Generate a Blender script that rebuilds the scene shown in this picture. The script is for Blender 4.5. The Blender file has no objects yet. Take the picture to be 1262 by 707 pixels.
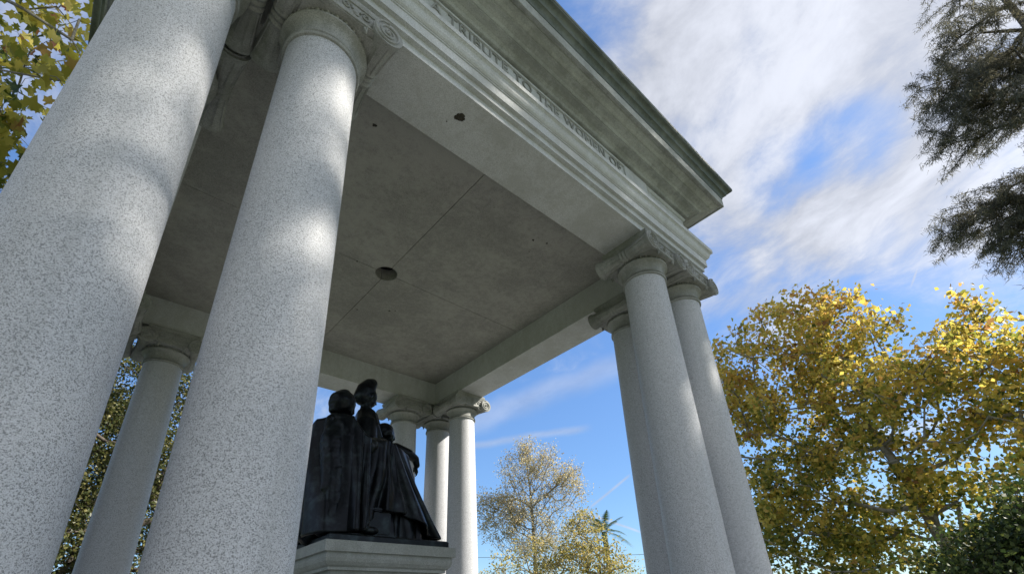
import bpy, bmesh, math, random
import numpy as np
from mathutils import Vector, Matrix

R = math.radians
random.seed(7)
S = bpy.context.scene
COL = S.collection
U = 2.5                       # one plan unit (half the clear span of the pavilion) in metres
Z0 = 5.65                     # height of the architrave soffit
AX, AY, WB = 1.0*U, 1.0073*U, .2166*U      # clear half spans, beam width
BX, BY = AX+WB, AY+WB
CAM = Vector((-1.01377*U, -2.08762*U, Z0-1.63991*U))
SUN_AZ, SUN_EL = 130.0, 38.0


def vec(az, el):
    a, e = R(az), R(el)
    return Vector((math.sin(a)*math.cos(e), math.cos(a)*math.cos(e), math.sin(e)))


# ------------------------------------------------------------------ objects
def tag(o, label=None, cat=None, group=None, kind=None):
    if label: o['label'] = label
    if cat: o['category'] = cat
    if group: o['group'] = group
    if kind: o['kind'] = kind
    return o


def empty(name, loc=(0, 0, 0)):
    o = bpy.data.objects.new(name, None)
    COL.objects.link(o)
    o.location = loc
    o.empty_display_size = .3
    return o


def link(name, me, mat=None, parent=None, loc=None):
    o = bpy.data.objects.new(name, me)
    COL.objects.link(o)
    if mat is not None and not me.materials: me.materials.append(mat)
    if parent is not None: o.parent = parent
    if loc is not None: o.location = loc
    return o


def from_bm(name, bm, mat, parent=None, loc=None, smooth=None):
    bmesh.ops.recalc_face_normals(bm, faces=bm.faces)
    me = bpy.data.meshes.new(name)
    bm.to_mesh(me); bm.free()
    if smooth is not None: shade(me, smooth)
    return link(name, me, mat, parent, loc)


def shade(me, ang=40):
    me.polygons.foreach_set('use_smooth', [True]*len(me.polygons))
    me.set_sharp_from_angle(angle=R(ang))


# ------------------------------------------------------------------ node helper
def material(name):
    m = bpy.data.materials.new(name); m.use_nodes = True
    nt = m.node_tree; nt.nodes.clear()
    return m, nt


def nn(nt, typ, ins=None, **props):
    n = nt.nodes.new(typ)
    for k, v in props.items(): setattr(n, k, v)
    for k, v in (ins or {}).items():
        if isinstance(v, bpy.types.NodeSocket): nt.links.new(v, n.inputs[k])
        else: n.inputs[k].default_value = v
    return n


def math_(nt, op, a, b=None, c=None, clamp=False):
    ins = {0: a}
    if b is not None: ins[1] = b
    if c is not None: ins[2] = c
    n = nn(nt, 'ShaderNodeMath', ins, operation=op, use_clamp=clamp)
    return n.outputs[0]


def smooth_(nt, v, lo, hi, a=0., b=1.):
    n = nn(nt, 'ShaderNodeMapRange', {'Value': v, 'From Min': lo, 'From Max': hi, 'To Min': a, 'To Max': b},
           interpolation_type='SMOOTHSTEP')
    return n.outputs[0]


def mixc(nt, f, a, b, blend='MIX'):
    n = nn(nt, 'ShaderNodeMix', None, data_type='RGBA', blend_type=blend)
    for s, v in ((n.inputs['Factor'], f), (n.inputs[6], a), (n.inputs[7], b)):
        if isinstance(v, bpy.types.NodeSocket): nt.links.new(v, s)
        else: s.default_value = v
    return n.outputs[2]


def rgb(r, g, b): return (r, g, b, 1)


def principled(nt, base, rough=.7, bump=None, bstr=.3, bdist=.01, spec=.4, metal=0.):
    p = nn(nt, 'ShaderNodeBsdfPrincipled', {'Base Color': base, 'Roughness': rough, 'Metallic': metal,
                                           'Specular IOR Level': spec})
    if bump is not None:
        b = nn(nt, 'ShaderNodeBump', {'Height': bump, 'Strength': bstr, 'Distance': bdist})
        nt.links.new(b.outputs[0], p.inputs['Normal'])
    o = nn(nt, 'ShaderNodeOutputMaterial', {'Surface': p.outputs[0]})
    return p


def granite(name, light, mid, dark, stain=None, stain_amt=0., stain_scale=1.2, grain=1.0, dark_amt=.5, rough=.62):
    m, nt = material(name)
    g = nn(nt, 'ShaderNodeNewGeometry'); pos = g.outputs['Position']
    n1 = nn(nt, 'ShaderNodeTexNoise', {'Vector': pos, 'Scale': 120*grain, 'Detail': 3., 'Roughness': .65})
    v1 = nn(nt, 'ShaderNodeTexVoronoi', {'Vector': pos, 'Scale': 150*grain, 'Randomness': 1.})
    n2 = nn(nt, 'ShaderNodeTexNoise', {'Vector': pos, 'Scale': 190*grain, 'Detail': 2., 'Roughness': .6})
    n3 = nn(nt, 'ShaderNodeTexNoise', {'Vector': pos, 'Scale': .9, 'Detail': 4., 'Roughness': .6})
    cellv = nn(nt, 'ShaderNodeSeparateColor', {'Color': v1.outputs['Color']}).outputs[0]
    c = mixc(nt, smooth_(nt, n1.outputs[0], .40, .60), rgb(*mid), rgb(*light))
    f = smooth_(nt, cellv, .30, .12)                # scattered dark crystals
    f2 = smooth_(nt, n2.outputs[0], .46, .37)
    f = math_(nt, 'MAXIMUM', f, f2)
    c = mixc(nt, math_(nt, 'MULTIPLY', f, dark_amt), c, rgb(*dark))
    c = mixc(nt, smooth_(nt, n3.outputs[0], .3, .7, 0., .16), c, rgb(mid[0]*.75, mid[1]*.77, mid[2]*.75))
    mps = nn(nt, 'ShaderNodeMapping', {'Vector': pos, 'Scale': (5., 5., .22)})
    n6 = nn(nt, 'ShaderNodeTexNoise', {'Vector': mps.outputs[0], 'Scale': 1.6, 'Detail': 5., 'Roughness': .6})
    c = mixc(nt, smooth_(nt, n6.outputs[0], .5, .72, 0., .22), c, rgb(mid[0]*.55, mid[1]*.56, mid[2]*.52))
    if stain:
        mp = nn(nt, 'ShaderNodeMapping', {'Vector': pos, 'Scale': (1, 1, .6)})
        n4 = nn(nt, 'ShaderNodeTexNoise', {'Vector': mp.outputs[0], 'Scale': stain_scale, 'Detail': 9., 'Roughness': .68})
        n5 = nn(nt, 'ShaderNodeTexNoise', {'Vector': pos, 'Scale': 14., 'Detail': 6., 'Roughness': .7})
        s = smooth_(nt, math_(nt, 'ADD', math_(nt, 'MULTIPLY', n4.outputs[0], .7), math_(nt, 'MULTIPLY', n5.outputs[0], .3)), .42, .60)
        c = mixc(nt, math_(nt, 'MULTIPLY', s, stain_amt), c, rgb(*stain))
    principled(nt, c, rough, n1.outputs[0], .22, .004)
    return m


M = {}
M['shaft'] = granite('granite_shaft', (.61, .63, .665), (.50, .515, .545), (.09, .095, .10), grain=1.6, dark_amt=.7, rough=.55)
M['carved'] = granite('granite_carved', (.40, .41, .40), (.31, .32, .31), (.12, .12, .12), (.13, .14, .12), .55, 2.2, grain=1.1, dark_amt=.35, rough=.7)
M['beam'] = granite('granite_beam', (.64, .665, .68), (.53, .555, .57), (.15, .155, .155), (.36, .37, .35), .5, 1.6, grain=1.1, dark_amt=.35, rough=.7)
M['cornice'] = granite('granite_cornice', (.47, .49, .48), (.38, .40, .39), (.14, .15, .14), (.19, .20, .185), .7, 1.7, grain=1.0, dark_amt=.35, rough=.75)
M['gutter'] = granite('stained_gutter_stone', (.12, .145, .13), (.08, .10, .088), (.03, .04, .035), (.22, .245, .23), .55, 2.4, grain=.9, dark_amt=.35, rough=.6)
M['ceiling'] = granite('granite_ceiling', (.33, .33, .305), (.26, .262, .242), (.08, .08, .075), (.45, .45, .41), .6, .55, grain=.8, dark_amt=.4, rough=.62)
M['pedestal'] = granite('granite_pedestal', (.42, .44, .42), (.32, .34, .325), (.13, .135, .13), (.2, .22, .19), .5, 3., grain=1.1, dark_amt=.4)
M['step'] = granite('granite_step', (.40, .40, .38), (.32, .32, .30), (.14, .14, .13), (.2, .2, .17), .5, 1., grain=1.0, dark_amt=.4)


def simple(name, base, rough=.7, metal=0., nscale=None, base2=None, lo=.4, hi=.6, bstr=.2, bdist=.01, spec=.4):
    m, nt = material(name)
    if nscale:
        g = nn(nt, 'ShaderNodeNewGeometry')
        n = nn(nt, 'ShaderNodeTexNoise', {'Vector': g.outputs['Position'], 'Scale': nscale, 'Detail': 6., 'Roughness': .65})
        c = mixc(nt, smooth_(nt, n.outputs[0], lo, hi), rgb(*base), rgb(*(base2 or base)))
        principled(nt, c, rough, n.outputs[0], bstr, bdist, spec, metal)
    else:
        principled(nt, rgb(*base), rough, None, spec=spec, metal=metal)
    return m


M['bronze'] = simple('dark_bronze', (.006, .008, .011), .34, .6, 7., (.024, .034, .038), .45, .7, .4, .015)
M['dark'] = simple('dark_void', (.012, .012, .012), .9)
M['mud'] = simple('dried_mud', (.035, .032, .028), .95, 0, 60., (.06, .055, .045))
M['bark_pale'] = simple('pale_bark', (.30, .29, .25), .85, 0, 5., (.16, .15, .12), .4, .6, .4, .02)
M['bark_dark'] = simple('dark_bark', (.10, .085, .07), .9, 0, 9., (.05, .042, .036), .4, .6, .5, .02)
M['grass'] = simple('grass', (.055, .085, .025), .9, 0, 2.5, (.09, .11, .04), .35, .65, .5, .03)
M['paving'] = simple('paving', (.21, .205, .19), .85, 0, 1.7, (.15, .147, .135), .35, .65, .2, .01)
M['wire'] = simple('wire', (.03, .03, .03), .6)


def leafmat(name, stops, trans=.5, rough=.5):
    m, nt = material(name)
    a = nn(nt, 'ShaderNodeAttribute', attribute_name='tone')
    ramp = nn(nt, 'ShaderNodeValToRGB', {'Fac': a.outputs['Fac']})
    cr = ramp.color_ramp
    while len(cr.elements) < len(stops): cr.elements.new(.5)
    for e, (p, c) in zip(cr.elements, stops):
        e.position = p; e.color = rgb(*c)
    d = nn(nt, 'ShaderNodeBsdfPrincipled', {'Base Color': ramp.outputs[0], 'Roughness': rough, 'Specular IOR Level': .3})
    tcol = mixc(nt, 1., ramp.outputs[0], rgb(1., 1., .55), 'MULTIPLY')
    tcol = mixc(nt, .35, ramp.outputs[0], tcol)
    t = nn(nt, 'ShaderNodeBsdfTranslucent', {'Color': tcol})
    mx = nn(nt, 'ShaderNodeMixShader', {0: trans, 1: d.outputs[0], 2: t.outputs[0]})
    nn(nt, 'ShaderNodeOutputMaterial', {'Surface': mx.outputs[0]})
    return m


M['autumn'] = leafmat('autumn_leaf', [(0, (.10, .13, .035)), (.22, (.24, .27, .06)), (.42, (.50, .43, .10)),
                                      (.62, (.78, .60, .15)), (.84, (.60, .36, .12)), (1, (.32, .17, .08))], .62)
M['autumn_big'] = leafmat('autumn_broad_leaf', [(0, (.03, .06, .018)), (.22, (.12, .16, .03)), (.5, (.42, .38, .07)),
                                      (.75, (.62, .52, .12)), (.88, (.36, .15, .07)), (1, (.16, .06, .05))], .5)
M['silver'] = leafmat('thin_autumn_leaf', [(0, (.26, .24, .14)), (.3, (.48, .43, .27)), (.6, (.70, .62, .42)),
                                      (.8, (.58, .48, .34)), (1, (.34, .24, .16))], .5)
M['gold'] = leafmat('gold_green_leaf', [(0, (.14, .15, .05)), (.35, (.32, .30, .09)), (.7, (.55, .45, .14)), (1, (.66, .5, .22))], .5)
M['oak'] = leafmat('oak_leaf', [(0, (.03, .045, .015)), (.45, (.07, .085, .03)), (.75, (.20, .19, .07)), (1, (.40, .36, .18))], .4, .4)
M['darkgreen'] = leafmat('dark_green_leaf', [(0, (.025, .045, .015)), (.6, (.055, .085, .025)), (1, (.13, .16, .045))], .4)
M['cypress'] = leafmat('cypress_needle', [(0, (.07, .07, .065)), (.4, (.11, .11, .095)), (.75, (.15, .145, .115)), (1, (.20, .18, .13))], .4, .7)
M['palm'] = leafmat('palm_frond', [(0, (.03, .06, .02)), (1, (.08, .12, .04))], .3)


# ------------------------------------------------------------------ mesh builders
def sweep_rect(bm, prof, hx, hy, closed=True):
    """sweep a closed (offset, height) profile round a rectangle with mitred corners"""
    rings = []
    for sx, sy in ((-1, -1), (1, -1), (1, 1), (-1, 1)):
        rings.append([bm.verts.new((sx*(hx+e), sy*(hy+e), z)) for e, z in prof])
    n = len(prof)
    for i in range(4):
        a, b = rings[i], rings[(i+1) % 4]
        for j in range(n if closed else n-1):
            k = (j+1) % n
            bm.faces.new((a[j], b[j], b[k], a[k]))


def stack_rect(bm, prof, cap=True):
    """solid of rectangular sections: prof = (hx, hy, z)"""
    rings = [[bm.verts.new((sx*hx, sy*hy, z)) for sx, sy in ((-1, -1), (1, -1), (1, 1), (-1, 1))] for hx, hy, z in prof]
    for a, b in zip(rings, rings[1:]):
        for i in range(4): bm.faces.new((a[i], a[(i+1) % 4], b[(i+1) % 4], b[i]))
    if cap:
        bm.faces.new(rings[0][::-1]); bm.faces.new(rings[-1])


def box(bm, lo, hi):
    v = [bm.verts.new((x, y, z)) for z in (lo[2], hi[2]) for x, y in ((lo[0], lo[1]), (hi[0], lo[1]), (hi[0], hi[1]), (lo[0], hi[1]))]
    for f in ((0, 3, 2, 1), (4, 5, 6, 7), (0, 1, 5, 4), (1, 2, 6, 5), (2, 3, 7, 6), (3, 0, 4, 7)):
        bm.faces.new([v[i] for i in f])


def lathe(bm, prof, seg=48, mat=None, caps=True):
    """prof = (r, z); mat = transform"""
    rings = []
    for r, z in prof:
        ring = []
        for i in range(seg):
            a = 2*math.pi*i/seg
            p = Vector((r*math.cos(a), r*math.sin(a), z))
            ring.append(bm.verts.new(mat @ p if mat else p))
        rings.append(ring)
    for a, b in zip(rings, rings[1:]):
        for i in range(seg): bm.faces.new((a[i], a[(i+1) % seg], b[(i+1) % seg], b[i]))
    if caps:
        bm.faces.new(rings[0][::-1]); bm.faces.new(rings[-1])


def tube(bm, pts, rad, seg=6):
    pts = [Vector(p) for p in pts]
    if not isinstance(rad, (list, tuple)): rad = [rad]*len(pts)
    rings = []; up = None
    for i, p in enumerate(pts):
        t = (pts[min(i+1, len(pts)-1)]-pts[max(i-1, 0)]).normalized()
        if up is None: up = t.orthogonal().normalized()
        up = (up-t*up.dot(t)).normalized(); s = t.cross(up)
        rings.append([bm.verts.new(p+(up*math.cos(2*math.pi*k/seg)+s*math.sin(2*math.pi*k/seg))*rad[i]) for k in range(seg)])
    for a, b in zip(rings, rings[1:]):
        for i in range(seg): bm.faces.new((a[i], a[(i+1) % seg], b[(i+1) % seg], b[i]))
    bm.faces.new(rings[0][::-1]); bm.faces.new(rings[-1])


def ball(bm, c, r, sc=(1, 1, 1), sub=2, rot=None):
    m = Matrix.Translation(c)
    if rot: m = m @ rot
    m = m @ Matrix.Diagonal((r*sc[0], r*sc[1], r*sc[2], 1))
    bmesh.ops.create_icosphere(bm, subdivisions=sub, radius=1, matrix=m)


# ------------------------------------------------------------------ SETTING
def flat(name, hx, hy, z, mat, cx=0, cy=0, seg=1):
    bm = bmesh.new()
    bmesh.ops.create_grid(bm, x_segments=seg, y_segments=seg, size=1, matrix=Matrix.Translation((cx, cy, z)) @ Matrix.Diagonal((hx, hy, 1, 1)))
    return tag(from_bm(name, bm, mat), kind='structure')


flat('ground', 900, 900, 0, M['grass'])
flat('plaza', 9, 9, .004, M['paving'])
flat('path', 1.6, 40, .008, M['paving'], 0, -49)
flat('path', 40, 1.6, .008, M['paving'], 49, 0)

# ------------------------------------------------------------------ PAVILION
pav = tag(empty('stone_pavilion', (0, 0, 0)),
          'open grey granite pavilion with clustered Ionic columns and an inscribed entablature', 'pavilion')
FLOOR = Z0-2.08*U
bm = bmesh.new()
for k, (e, z0, z1) in enumerate([(1.1, 0, FLOOR-.30), (.78, FLOOR-.299, FLOOR-.15), (.46, FLOOR-.149, FLOOR)]):
    h = BX+e; stack_rect(bm, [(h, h, z0 if k else -.3), (h, h, z1-.012), (h-.012, h-.012, z1)])
from_bm('stepped_base', bm, M['step'], pav)


def usweep(name, prof, mat, smooth=None):
    bm = bmesh.new()
    sweep_rect(bm, [(e*U, Z0+z*U) for e, z in prof], BX, BY)
    return from_bm(name, bm, mat, pav, smooth=smooth)


W_ = -.2166
usweep('architrave', [(W_, 0), (0, 0), (0, .036), (.018, .036), (.018, .066), (.033, .066), (.033, .110), (.037, .1105),
                      (.037, .116), (.040, .1165), (.046, .122), (.051, .131), (.0535, .141), (.0565, .1495), (.064, .1555), (.067, .156),
                      (.068, .178), (-.02, .179), (-.02, .17), (W_, .17)], M['beam'])
usweep('frieze', [(W_, .17), (-.016, .17), (-.016, .4), (-.010, .402), (-.004, .41), (-.004, .416), (-.012, .418), (-.012, .428), (W_, .428)], M['beam'])
usweep('cornice', [(W_, .428), (.004, .428), (.010, .430), (.016, .440), (.028, .448), (.045, .4515), (.0585, .452), (.0585, .456), (.064, .4565),
                   (.072, .466), (.088, .472), (.104, .474), (.104, .479), (.112, .4795), (.124, .486), (.138, .489), (.1435, .489), (.1435, .495),
                   (.158, .495), (.158, .489), (.165, .489), (.166, .545), (.150, .547), (W_, .547)], M['cornice'])
usweep('gutter', [(W_, .547), (.168, .547), (.1695, .555), (.173, .5635), (.179, .570), (.186, .5735), (.1885, .5745), (.190, .583), (.1925, .591), (.197, .597), (.204, .6005), (.2145, .6012),
                  (.216, .606), (.219, .607), (.220, .622), (.21, .626), (W_, .64)], M['gutter'], 35)
# roof slab
bm = bmesh.new(); stack_rect(bm, [(BX+.19*U, BY+.19*U, Z0+.626*U), (BX-.3, BY-.3, Z0+.80*U)])
from_bm('roof', bm, M['cornice'], pav)

# tablet with a sunken panel and raised letters on the front frieze
tz0, tz1 = Z0+.1795*U, Z0+.404*U
yb = -(BY-.016*U)
bm = bmesh.new()
yf = -(BY+.004*U); yi = -(BY-.004*U)
X0, X1 = -.81*U, .81*U; px0, px1 = -.60*U, .62*U; pz0, pz1 = Z0+.20*U, Z0+.392*U
box(bm, (X0, yf, tz0), (px0, yb, tz1)); box(bm, (px1, yf, tz0), (X1, yb, tz1))
box(bm, (px0, yf, tz0), (px1, yb, pz0)); box(bm, (px0, yf, pz1), (px1, yb, tz1))
box(bm, (px0, yi, pz0), (px1, yb, pz1))
tab = from_bm('tablet', bm, M['beam'], pav)
cu = bpy.data.curves.new('inscription', 'FONT')
cu.body = 'A TRIBUTE TO THE WOMEN OF'
cu.size = .165; cu.extrude = .011; cu.offset = .0; cu.space_character = 1.12; cu.space_word = 1.1
cu.align_x = 'CENTER'
to = bpy.data.objects.new('tmp', cu); COL.objects.link(to)
bpy.context.view_layer.update()
me = bpy.data.meshes.new_from_object(to.evaluated_get(bpy.context.evaluated_depsgraph_get()))
bpy.data.objects.remove(to)
co = np.empty(len(me.vertices)*3); me.vertices.foreach_get('co', co); co = co.reshape(-1, 3)
tw = co[:, 0].max()-co[:, 0].min()
co[:, 0] = (co[:, 0]-co[:, 0].min())/tw*(1.105*U)-.512*U
hh = co[:, 1].max()-co[:, 1].min()
zz = (co[:, 1]-co[:, 1].min())/hh*.056*U+Z0+.334*U
yy = yi-.004-co[:, 2]*1.0+.004
co = np.stack([co[:, 0], yy, zz], 1)
me.vertices.foreach_set('co', co.ravel()); me.update(); me.materials.clear()
me.name = 'inscription'
link('inscription', me, M['carved'], tab)

# ceiling: four slabs round a dark opening
hc = Z0+.18562*U
HR = .061*U
ceil_e = []
for sx, sy in ((-1, -1), (1, -1), (1, 1), (-1, 1)):
    bm = bmesh.new(); g = .0035
    pts = [(sx*g, sy*HR)]
    a0 = math.pi/2
    arc = [(sx*max(g, HR*math.sin(t)), sy*max(g, HR*math.cos(t))) for t in [i*math.pi/2/10 for i in range(11)]]
    poly = arc+[(sx*(AX+.004), sy*g), (sx*(AX+.004), sy*(AY+.004)), (sx*g, sy*(AY+.004))]
    vs = [bm.verts.new((x, y, hc)) for x, y in poly]
    f = bm.faces.new(vs)
    ex = bmesh.ops.extrude_face_region(bm, geom=[f])
    bmesh.ops.translate(bm, verts=[v for v in ex['geom'] if isinstance(v, bmesh.types.BMVert)], vec=(0, 0, .2))
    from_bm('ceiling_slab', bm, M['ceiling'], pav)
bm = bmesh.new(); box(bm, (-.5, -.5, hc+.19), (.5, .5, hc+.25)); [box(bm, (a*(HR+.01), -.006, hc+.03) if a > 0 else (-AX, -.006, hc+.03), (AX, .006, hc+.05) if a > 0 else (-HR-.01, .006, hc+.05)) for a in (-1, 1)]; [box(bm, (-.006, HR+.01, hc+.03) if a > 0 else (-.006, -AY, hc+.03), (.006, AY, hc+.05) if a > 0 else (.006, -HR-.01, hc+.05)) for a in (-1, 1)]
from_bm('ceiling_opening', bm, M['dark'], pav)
# dark mud nests stuck to the underside
for (x, y, z, r) in [(-.3218, -1.1399, 0, .045), (-.4847, -.789, .18562, .022), (.461, -.718, .18562, .018), (.5356, -.7466, .18562, .015),
                     (.1926, .3107, .18562, .018), (.2204, .289, .18562, .013), (-.174, .0045, .18562, .016), (.505, -.64, .18562, .010),
                     (-.352, -1.10, 0, .010), (.03, .42, .18562, .014)]:
    bm = bmesh.new(); rr = random.Random(int(x*1000))
    for i in range(9):
        a = rr.uniform(0, 6.28); d = r*rr.uniform(.1, .75)
        ball(bm, (x*U+d*math.cos(a), y*U+d*math.sin(a), Z0+z*U), r*rr.uniform(.35, .6), (1, 1, .45), 1)
    from_bm('mud_nest', bm, M['mud'], pav, smooth=60)

# ---- column parts (local origin at the soffit)
r0, kk = .09373*U, .01078
bm = bmesh.new()
prof = []
for i in range(15):
    z = -.19-(1.965-.19)*i/14
    t = i/14
    prof.append((r0+kk*(-z*U)+.0018*U*math.sin(math.pi*t), z*U))
prof.append((prof[-1][0]+.012, -1.972*U)); prof.append((prof[-1][0], -1.985*U))
lathe(bm, prof[::-1], 72)
bmesh.ops.recalc_face_normals(bm, faces=bm.faces)
me_shaft = bpy.data.meshes.new('column_shaft'); bm.to_mesh(me_shaft); bm.free(); shade(me_shaft, 30); me_shaft.materials.append(M['shaft'])

bm = bmesh.new()
rb = prof[-1][0]
bp = [(rb+.01, -1.986*U)]
for i in range(9):
    a = math.pi/2-math.pi*i/8; bp.append((rb+.012+.022*math.cos(a), (-1.9945+.0085*math.sin(a))*U))
bp += [(rb+.012, -2.006*U)]
for i in range(9):
    a = math.pi/2-math.pi*i/8; bp.append((rb+.03+.035*math.cos(a), (-2.022+.0145*math.sin(a))*U))
lathe(bm, bp[::-1], 64)
stack_rect(bm, [(rb+.06, rb+.06, -2.081*U), (rb+.06, rb+.06, -2.037*U)])
bmesh.ops.recalc_face_normals(bm, faces=bm.faces)
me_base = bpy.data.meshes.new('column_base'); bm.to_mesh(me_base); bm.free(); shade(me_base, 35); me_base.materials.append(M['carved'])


def make_capital():
    bm = bmesh.new()
    q = U
    # astragal, necking and echinus
    pr = [(.092, -.196), (.1015, -.1945), (.1040, -.191), (.1040, -.1875), (.1015, -.1845), (.0950, -.184), (.0950, -.1805), (.1005, -.180), (.1025, -.1775), (.1005, -.175), (.0955, -.1745), (.0955, -.1715), (.0975, -.171),
          (.0970, -.165), (.0985, -.150), (.1035, -.138), (.1090, -.131), (.1140, -.128), (.1185, -.1245), (.1190, -.119), (.1140, -.1155), (.1060, -.115),
          (.1060, -.10), (.104, -.05)]
    lathe(bm, [(r*q, z*q) for r, z in pr], 64)
    # egg and dart above the echinus
    for i in range(28):
        a = 2*math.pi*(i+.5)/28
        c = Vector((math.cos(a)*.1125*q, math.sin(a)*.1125*q, -.103*q))
        ball(bm, c, .0085*q, (.8, .8, 1.35), 1)
        a += math.pi/28
        c = Vector((math.cos(a)*.114*q, math.sin(a)*.114*q, -.103*q))
        ball(bm, c, .003*q, (1, 1, 3.6), 1)
    # channel block between the volutes, hollow sag below
    for s in (-1, 1):
        y0, y1 = s*.118*q, s*.136*q
        n = 12; top = []; bot = []
        for i in range(n+1):
            x = (-.12+.24*i/n)*q
            zb = (-.096-.010*math.sin(math.pi*i/n))*q
            bot.append((x, zb)); top.append((x, -.034*q))
        poly = bot+top[::-1]
        f1 = [bm.verts.new((x, y0, z)) for x, z in poly]; f2 = [bm.verts.new((x, y1, z)) for x, z in poly]
        bm.faces.new(f1); bm.faces.new(f2)
        for i in range(len(poly)):
            j = (i+1) % len(poly); bm.faces.new((f1[i], f1[j], f2[j], f2[i]))
        # raised edge fillets and a running scroll
        tube(bm, [(x, s*.1375*q, z+.006*q) for x, z in bot], .0032*q, 6)
        tube(bm, [(-.12*q, s*.1375*q, -.0395*q), (.12*q, s*.1375*q, -.0395*q)], .0030*q, 6)
        for kx in (-.055, 0, .055):
            pts = []
            for i in range(19):
                t = i/18*2.6*math.pi
                rr = (.0165*(1-i/22))*q
                pts.append((kx*q+rr*math.cos(t)*(1 if kx <= 0 else -1), s*.138*q, -.066*q+rr*math.sin(t)))
            tube(bm, pts, .0032*q, 5)
        for kx in (-.082, -.028, .028, .082):
            ball(bm, (kx*q, s*.136*q, -.075*q), .011*q, (1.1, .5, .7), 1, Matrix.Rotation(.6*kx/abs(kx), 4, 'Y'))
    # core under the abacus
    stack_rect(bm, [(.100*q, .119*q, -.105*q), (.112*q, .119*q, -.034*q)])
    # bolsters with belts, and spiral volutes on both ends
    for sx in (-1, 1):
        cx, cz = sx*.122*q, -.0775*q
        pr = []
        for i in range(33):
            t = -1+2*i/32
            r = .0285+.0165*abs(t)**1.6
            if abs(t) > .93: r = .0465
            for b in (0, .12, -.12):
                if abs(t-b) < .035: r += .004
            pr.append((r*q, t*.150*q))
        mt = Matrix.Translation((cx, 0, cz)) @ Matrix.Rotation(-math.pi/2, 4, 'X')
        lathe(bm, pr, 28, mt)
        # overlapping leaf ribs along the bolster
        for i in range(10):
            a = 2*math.pi*i/10
            for sy in (-1, 1):
                pts = []
                for j in range(7):
                    t = .17+.7*j/6
                    r = (.0285+.0165*t**1.6)*q+.001*q
                    pts.append((cx+math.cos(a)*r, sy*t*.150*q, cz+math.sin(a)*r))
                tube(bm, pts, [.0022*q]*6+[.0008*q], 4)
        for sy in (-1, 1):
            pts = []; n = 40; rads = []
            for i in range(n+1):
                t = i/n
                ang = (math.pi/2)+(-sx)*(-1)*t*2*math.pi*2.4
                rr = .0435*q*(1-t*.86)
                pts.append((cx+rr*math.cos(ang), sy*.1515*q, cz+rr*math.sin(ang)))
                rads.append(.0042*q*(1-.45*t))
            tube(bm, pts, rads, 6)
            ball(bm, (cx, sy*.151*q, cz), .0075*q, (1, .7, 1), 2)
            # palmette in the angle between volute and echinus
            for j in range(4):
                a = -.9+j*.45
                ball(bm, (cx-sx*(.050+.004*j)*q, sy*.133*q, cz-(.004+.010*j)*q), .010*q, (.5, .6, 1.3), 1, Matrix.Rotation(-sx*a, 4, 'Y'))
    # abacus
    stack_rect(bm, [(.118*q, .118*q, -.036*q), (.122*q, .122*q, -.030*q), (.1235*q, .1235*q, -.024*q), (.129*q, .129*q, -.017*q), (.1295*q, .1295*q, .0012*q)])
    bmesh.ops.recalc_face_normals(bm, faces=bm.faces)
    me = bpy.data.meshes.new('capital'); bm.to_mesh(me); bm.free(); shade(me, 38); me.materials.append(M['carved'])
    return me


me_cap = make_capital()
cm, c2 = 1.1132*U, .7917*U
cmy, c2y = cm+.0035*U, c2+.0035*U
proto = None
for sx in (-1, 1):
    for sy in (-1, 1):
        for (x, y) in ((sx*cm, sy*cmy), (sx*c2, sy*cmy), (sx*cm, sy*c2y)):
            if proto is None:
                c = link('column', me_shaft, None, pav)
                k1 = link('capital', me_cap, None, c); k2 = link('column_base', me_base, None, c)
                proto = (c, k1, k2)
            else:
                c = proto[0].copy(); COL.objects.link(c); c.parent = pav
                for k in proto[1:]:
                    d = k.copy(); COL.objects.link(d); d.parent = c
            c.location = (x, y, Z0)

# ------------------------------------------------------------------ PEDESTAL
PZ = Z0-1.3206*U
ped = tag(empty('granite_pedestal', (0, 0, FLOOR)), 'square grey granite pedestal with moulded cap under the bronze group', 'pedestal')
q = U
bm = bmesh.new()
z = lambda t: PZ-FLOOR-t*q
pf = [(.284, .001), (.284, .040), (.2715, .0405), (.2725, .050), (.2735, .060), (.2705, .072), (.262, .084), (.2530, .090), (.2530, .100), (.245, .1005)]
pr = [(h*q, h*q, z(t)) for h, t in pf][::-1]+[(.282*q, .282*q, z(0))]
stack_rect(bm, pr)
from_bm('pedestal_cap', bm, M['pedestal'], ped)
bm = bmesh.new(); stack_rect(bm, [(.236*q, .236*q, z(.60)), (.236*q, .236*q, z(.1005))])
from_bm('pedestal_die', bm, M['pedestal'], ped)
bm = bmesh.new(); stack_rect(bm, [(.32*q, .32*q, 0), (.32*q, .32*q, .22), (.30*q, .30*q, .25), (.27*q, .27*q, .32), (.26*q, .26*q, z(.60))])
from_bm('pedestal_base', bm, M['pedestal'], ped)

# ------------------------------------------------------------------ BRONZE GROUP
sta = tag(empty('bronze_sculpture', (0, 0, PZ)), 'dark bronze sculpture of a draped seated woman reading with two children on a granite pedestal', 'statue')


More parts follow.
